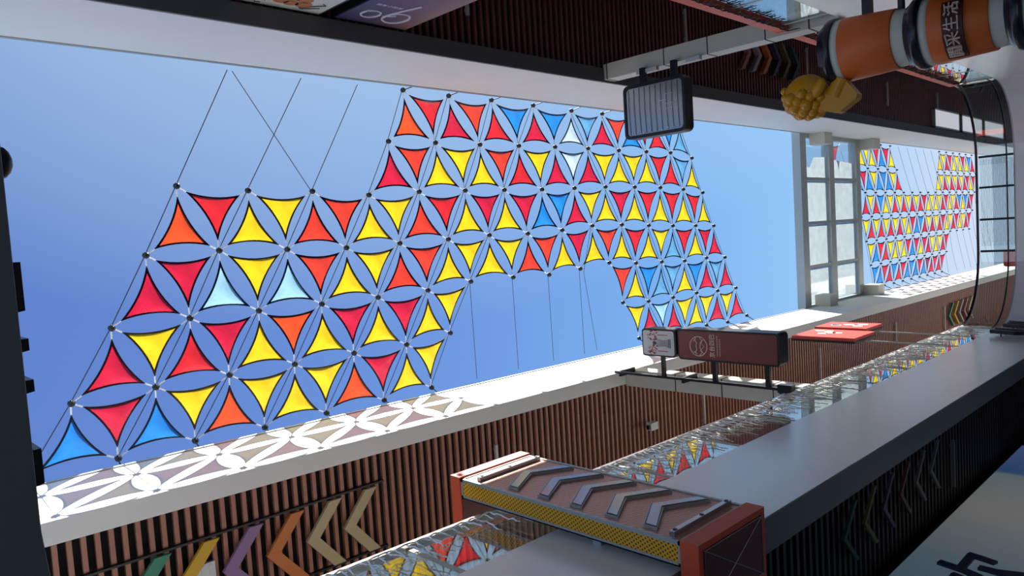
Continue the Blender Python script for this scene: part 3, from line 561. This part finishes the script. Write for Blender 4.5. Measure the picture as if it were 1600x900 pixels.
# ================================================================== signs by the near right roof edge
t = thing('shop_sign', (2.95, 5.7, 6.5), 'purple fading shop sign with a pale 86 shaped emblem, under the right roof', 'sign')
build('case', MB().box(2.905, 3.02, 5.17, 6.26, 6.5, 8.25), M['black'], t)
build('face', MB().box(2.895, 2.905, 5.18, 6.25, 6.52, 8.235), gradmat('purple_print', 1, ((-.55, (62, 64, 100)), (0, (84, 70, 96)), (.3, (112, 82, 98)), (.55, (136, 104, 100))), .4, .03), t)
def loop(cy, cz, ry, rz, n=26): return [(2.89, cy+ry*math.cos(2*math.pi*i/n), cz+rz*math.sin(2*math.pi*i/n)) for i in range(n)]
mb = MB().tube(loop(5.46, 7.86, .118, .135), .014, 6, True).tube(loop(5.83, 7.85, .165, .195), .016, 6, True)
mb.tube([(2.89, 5.66, 7.86), (2.89, 5.72, 7.62), (2.89, 5.83, 7.30)], .014, 6).tube([(2.89, 5.63, 7.86), (2.89, 5.78, 7.78)], .012, 6)
build('emblem', mb, M['light_sil'], t)
build('lettering', text(MB(), '麦面小食馆', .075, .004, (2.891, 5.50, 7.50), -Y, Z), M['light_sil'], t)
t = thing('shop_sign', (2.95, 4.4, 6.5), 'white shop sign with a brown cartoon style food print, beside the purple sign', 'sign')
build('case', MB().box(2.905, 3.02, 3.85, 5.0, 6.5, 8.27), M['black'], t)
build('face', MB().box(2.895, 2.905, 3.93, 4.95, 6.52, 8.235), M['signwhite'], t)
mb = MB()
for y, z, a, b in ((4.62, 8.0, .10, .10), (4.47, 8.02, .09, .08), (4.33, 8.0, .09, .08), (4.18, 7.98, .08, .07), (4.56, 7.85, .10, .09), (4.40, 7.86, .10, .08)): mb.prism([(2.889, y+a*math.cos(q), z+b*math.sin(q)) for q in [2*math.pi*i/14 for i in range(14)]], (.005, 0, 0))
build('food_print', mb, M['foodbrown'], t)
mb = MB().tube([(2.889, y, z) for y, z in ((4.84, 8.02), (4.66, 8.14), (4.62, 8.12), (4.76, 7.98), (4.86, 7.90), (4.80, 7.86))], .006, 5).tube([(2.889, y, z) for y, z in ((4.16, 8.16), (4.10, 8.18), (4.06, 8.1), (4.12, 8.02), (4.18, 8.08))], .006, 5)
build('outline_print', mb, M['ink'], t)
# ================================================================== tower of giant paper cups
CX, CY = 2.04, 9.5
t = thing('cup_tower', (CX, CY, 1.0), 'tower of giant orange sleeved paper cups with black lids by the right walkway', 'sculpture')
def cupset(z, first=False):
    build('lid', MB().lathe((CX, CY, 0), [(.30, z), (.335, z-.012), (.345, z-.03), (.36, z-.05), (.385, z-.07), (.40, z-.09), (.405, z-.13), (.40, z-.17), (.39, z-.18)]), M['lid'], t, smooth=True)
    build('cup', MB().lathe((CX, CY, 0), [(.375, z-.18), (.37, z-.26), (.352, z-.27), (.325, z-.82), (.315, z-.98), (.31, z-1.0)]), M['cup'], t, smooth=True)
    build('sleeve', MB().lathe((CX, CY, 0), [(.376, z-.262), (.378, z-.266), (.345, z-.84), (.342, z-.845)]), M['orange'], t, smooth=True)
for z in (3.95, 2.98, 2.01): cupset(z)
def wrap(z0, r):
    a0 = math.radians(-108)
    return lambda x, y, z: Vector((CX+(r+z)*math.cos(a0+x/r), CY+(r+z)*math.sin(a0+x/r), z0+y))
mb = MB(); r = .395; f = wrap(2.46, r)
n = 14; V = []; F = []
for i in range(n+1):
    x = -.36+.70*i/n; V += [f(x, -.10, 0), f(x, .10, 0), f(x, .10, -.03), f(x, -.10, -.03)]
for i in range(n): F += [(4*i+j, 4*i+(j+1) % 4, 4*i+4+(j+1) % 4, 4*i+4+j) for j in range(4)]
F += [(0, 1, 2, 3), (4*n+3, 4*n+2, 4*n+1, 4*n)]
build('letter_box', mb.add(V, F), M['letterback'], t)
build('lettering', text(MB(), '閒采生活', .16, .03, (0, 0, 0), X, Z, wrap(2.45, .41)), M['lettering'], t)
build('arm', MB().box(2.36, 2.74, 9.45, 9.55, 3.4, 3.5), M['black'], t); build('arm', MB().box(2.36, 2.74, 9.45, 9.55, 3.05, 3.1), M['black'], t)
# yellow resin figure
t = thing('yellow_figure', (1.55, 9.45, 3.5), 'glossy yellow bumpy figure with a cup shape, beside the topmost black lid', 'sculpture')
mb = MB().ball((1.60, 9.5, 4.22), (.25, .22, .27), 20, 14); rnd = random.Random(5)
for i in range(70):
    u = (i+.5)/70; th = math.acos(1-2*u); ph = i*2.39996
    d = Vector((math.sin(th)*math.cos(ph), math.sin(th)*math.sin(ph), math.cos(th)))
    if d.x < .05 and d.y < .8: mb.ball(Vector((1.58, 9.5, 4.20))+Vector((d.x*.25, d.y*.21, d.z*.26)), .062+.02*rnd.random(), 10, 7)
mb.ball((1.68, 9.45, 4.49), .05, 10, 7).ball((1.63, 9.45, 4.46), .05, 10, 7)
build('bumpy_head', mb, M['yellow'], t, smooth=True)
build('ear', MB().ball((1.62, 9.30, 3.98), (.13, .06, .075), 14, 10, Matrix.Rotation(math.radians(32), 3, 'Y')), M['yellow'], t, smooth=True)
a, b = Vector((1.70, 9.42, 3.74)), Vector((1.50, 9.42, 3.84)); 
build('cup_body', MB().tube([a, a.lerp(b, .1), b], .105, 20), M['yellow'], t, smooth=False)
build('skirt', MB().prism([(1.36, 9.36, 4.02), (1.29, 9.36, 3.80), (1.30, 9.36, 3.76), (1.43, 9.36, 3.56), (1.48, 9.36, 3.55), (1.66, 9.36, 3.68), (1.62, 9.36, 3.92), (1.52, 9.36, 3.98)], (0, .16, 0)), M['yellow'], t)
build('arm', MB().tube([(1.62, 9.55, 3.85), (1.80, 9.5, 3.80)], .02), M['black'], t)
# ================================================================== hanging string lights along the balustrades
def icicles(side, y0, y1, m, label, x, seed, k=1.0):
    rnd = random.Random(seed); mb = MB(); y = y0; P = []
    while y < y1:
        P.append((x+rnd.uniform(-.008, .008), y, ZR-.07-rnd.uniform(0, .03))); y += .05
    mb.tube(P, .008, 4); y = y0
    while y < y1:
        l = k*rnd.choice((.12, .18, .26, .34, .42)); q = [(x, y, ZR-.08)]; z = ZR-.08; yy = y
        while z > ZR-.08-l:
            z -= .05; yy += rnd.uniform(-.02, .02); q.append((x+rnd.uniform(-.008, .008), yy, z))
        mb.tube(q, .007, 4)
        for p in q[1::2]: mb.tube([p, (p[0], p[1]+rnd.uniform(-.03, .03), p[2]-.03)], .006, 3)
        y += rnd.uniform(.06, .11)
    t = build('string_lights', mb, m, None, side == 'left'); tag(t, label, 'string lights', None, 'stuff')
icicles('left', 2.2, 18.4, M['icicle'], 'clear icicle string lights hanging along the left handrail', -2.372, 1)
icicles('right', 3.0, 18.3, M['iciclebacklit'], 'icicle string lights along the right handrail, backlit darkness painted in', 2.70, 2, .3)
mb = MB(); rnd = random.Random(9)
for k in range(26):
    z = ZR-.10-.026*k; mb.tube([(-.85+2.0*i/24, YF-.012, z+rnd.uniform(-.007, .007)) for i in range(25) if rnd.random() < .9], .0028, 3)
tag(build('string_lights', mb, M['rail']), 'fine strands of string lights across the bridge glass ahead', 'string lights', None, 'stuff')
# ================================================================== poster on the shop wall under the left walkway
t = thing('wall_poster', (-3.92, 10.5, -.6), 'blue grey poster with a navy character on the left shop wall', 'poster')
build('frame', MB().box(-3.925, -3.895, 6.0, 14.3, -.6, 3.0), M['black'], t)
build('sheet', MB().box(-3.895, -3.885, 6.04, 14.22, -.56, 2.955), gradmat('poster_print', 1, ((-4.4, (86, 122, 146)), (-1.6, (120, 146, 160)), (.4, (176, 174, 170)), (2.0, (150, 168, 172)), (2.15, (74, 112, 168)), (3.8, (108, 136, 190))), .4, .25), t)  # sheet emits a faint glow in place of daylight falling on it
build('lettering', text(MB(), '饮', 1.25, .03, (-3.87, 8.75, 1.98), Y, Z), M['navy'], t)
tag(build('signboard', MB().box(-3.93, -3.86, 14.4, 17.5, 1.0, 2.95).box(-3.86, -3.85, 14.45, 17.45, 1.05, 2.9), M['chg']), 'plain beige signboard beyond the blue grey poster', 'sign')
tag(build('red_sign', MB().prism(rrect(-2.0, -1.42, 5.6, 6.68, .07, 30.0), (0, .1, 0)).box(-2.6, -2.0, 30.03, 30.07, 6.2, 6.26), M['redsign']), 'small red sign far away seen through the bridge glass', 'sign')
# ================================================================== silhouettes on the edge of the bridge overhead
def spot(x, z, w):
    t = thing('edge_spotlight', (x, YB, z), 'round black spotlight on the dark bridge edge overhead, '+w, 'lamp')
    build('head', MB().ball((x, YB+.045, z), (.062, .045, .06), 14, 10), M['black'], t, smooth=True); build('arm', MB().box(x-.02, x+.02, YB-.03, YB+.01, z-.05, z-.01), M['black'], t)
spot(.64, 3.46, 'the upper one in the photo'); spot(.40, 3.30, 'the lower one in the photo')
for i, (xa, xb, d, z) in enumerate(((-.16, .03, .068, 3.32), (-.31, -.255, .072, 3.34), (-.465, -.41, .075, 3.34), (-.82, -.675, .078, 3.35))):
    t = thing('edge_block', (xa, YB, z-.1), 'black block on the dark bridge edge overhead, '+('the long upper one', 'upper of the two small ones', 'lower of the two small ones', 'the tall one by the roof edge')[i], 'sign')
    build('block', MB().prism([(xa, YB+.004, z-.1), (xb, YB+.004, z-.1), (xb, YB+d, z-.09), (xa+.01, YB+d, z-.09)], (0, 0, .24)), M['black'], t); build('stand_off', MB().box((xa+xb)/2-.01, (xa+xb)/2+.01, YB-.01, YB+.01, z-.03, z+.02), M['black'], t)
for o in SC.objects:
    if o.parent is None and o.type in ('MESH','EMPTY'): o.location.z += EYE
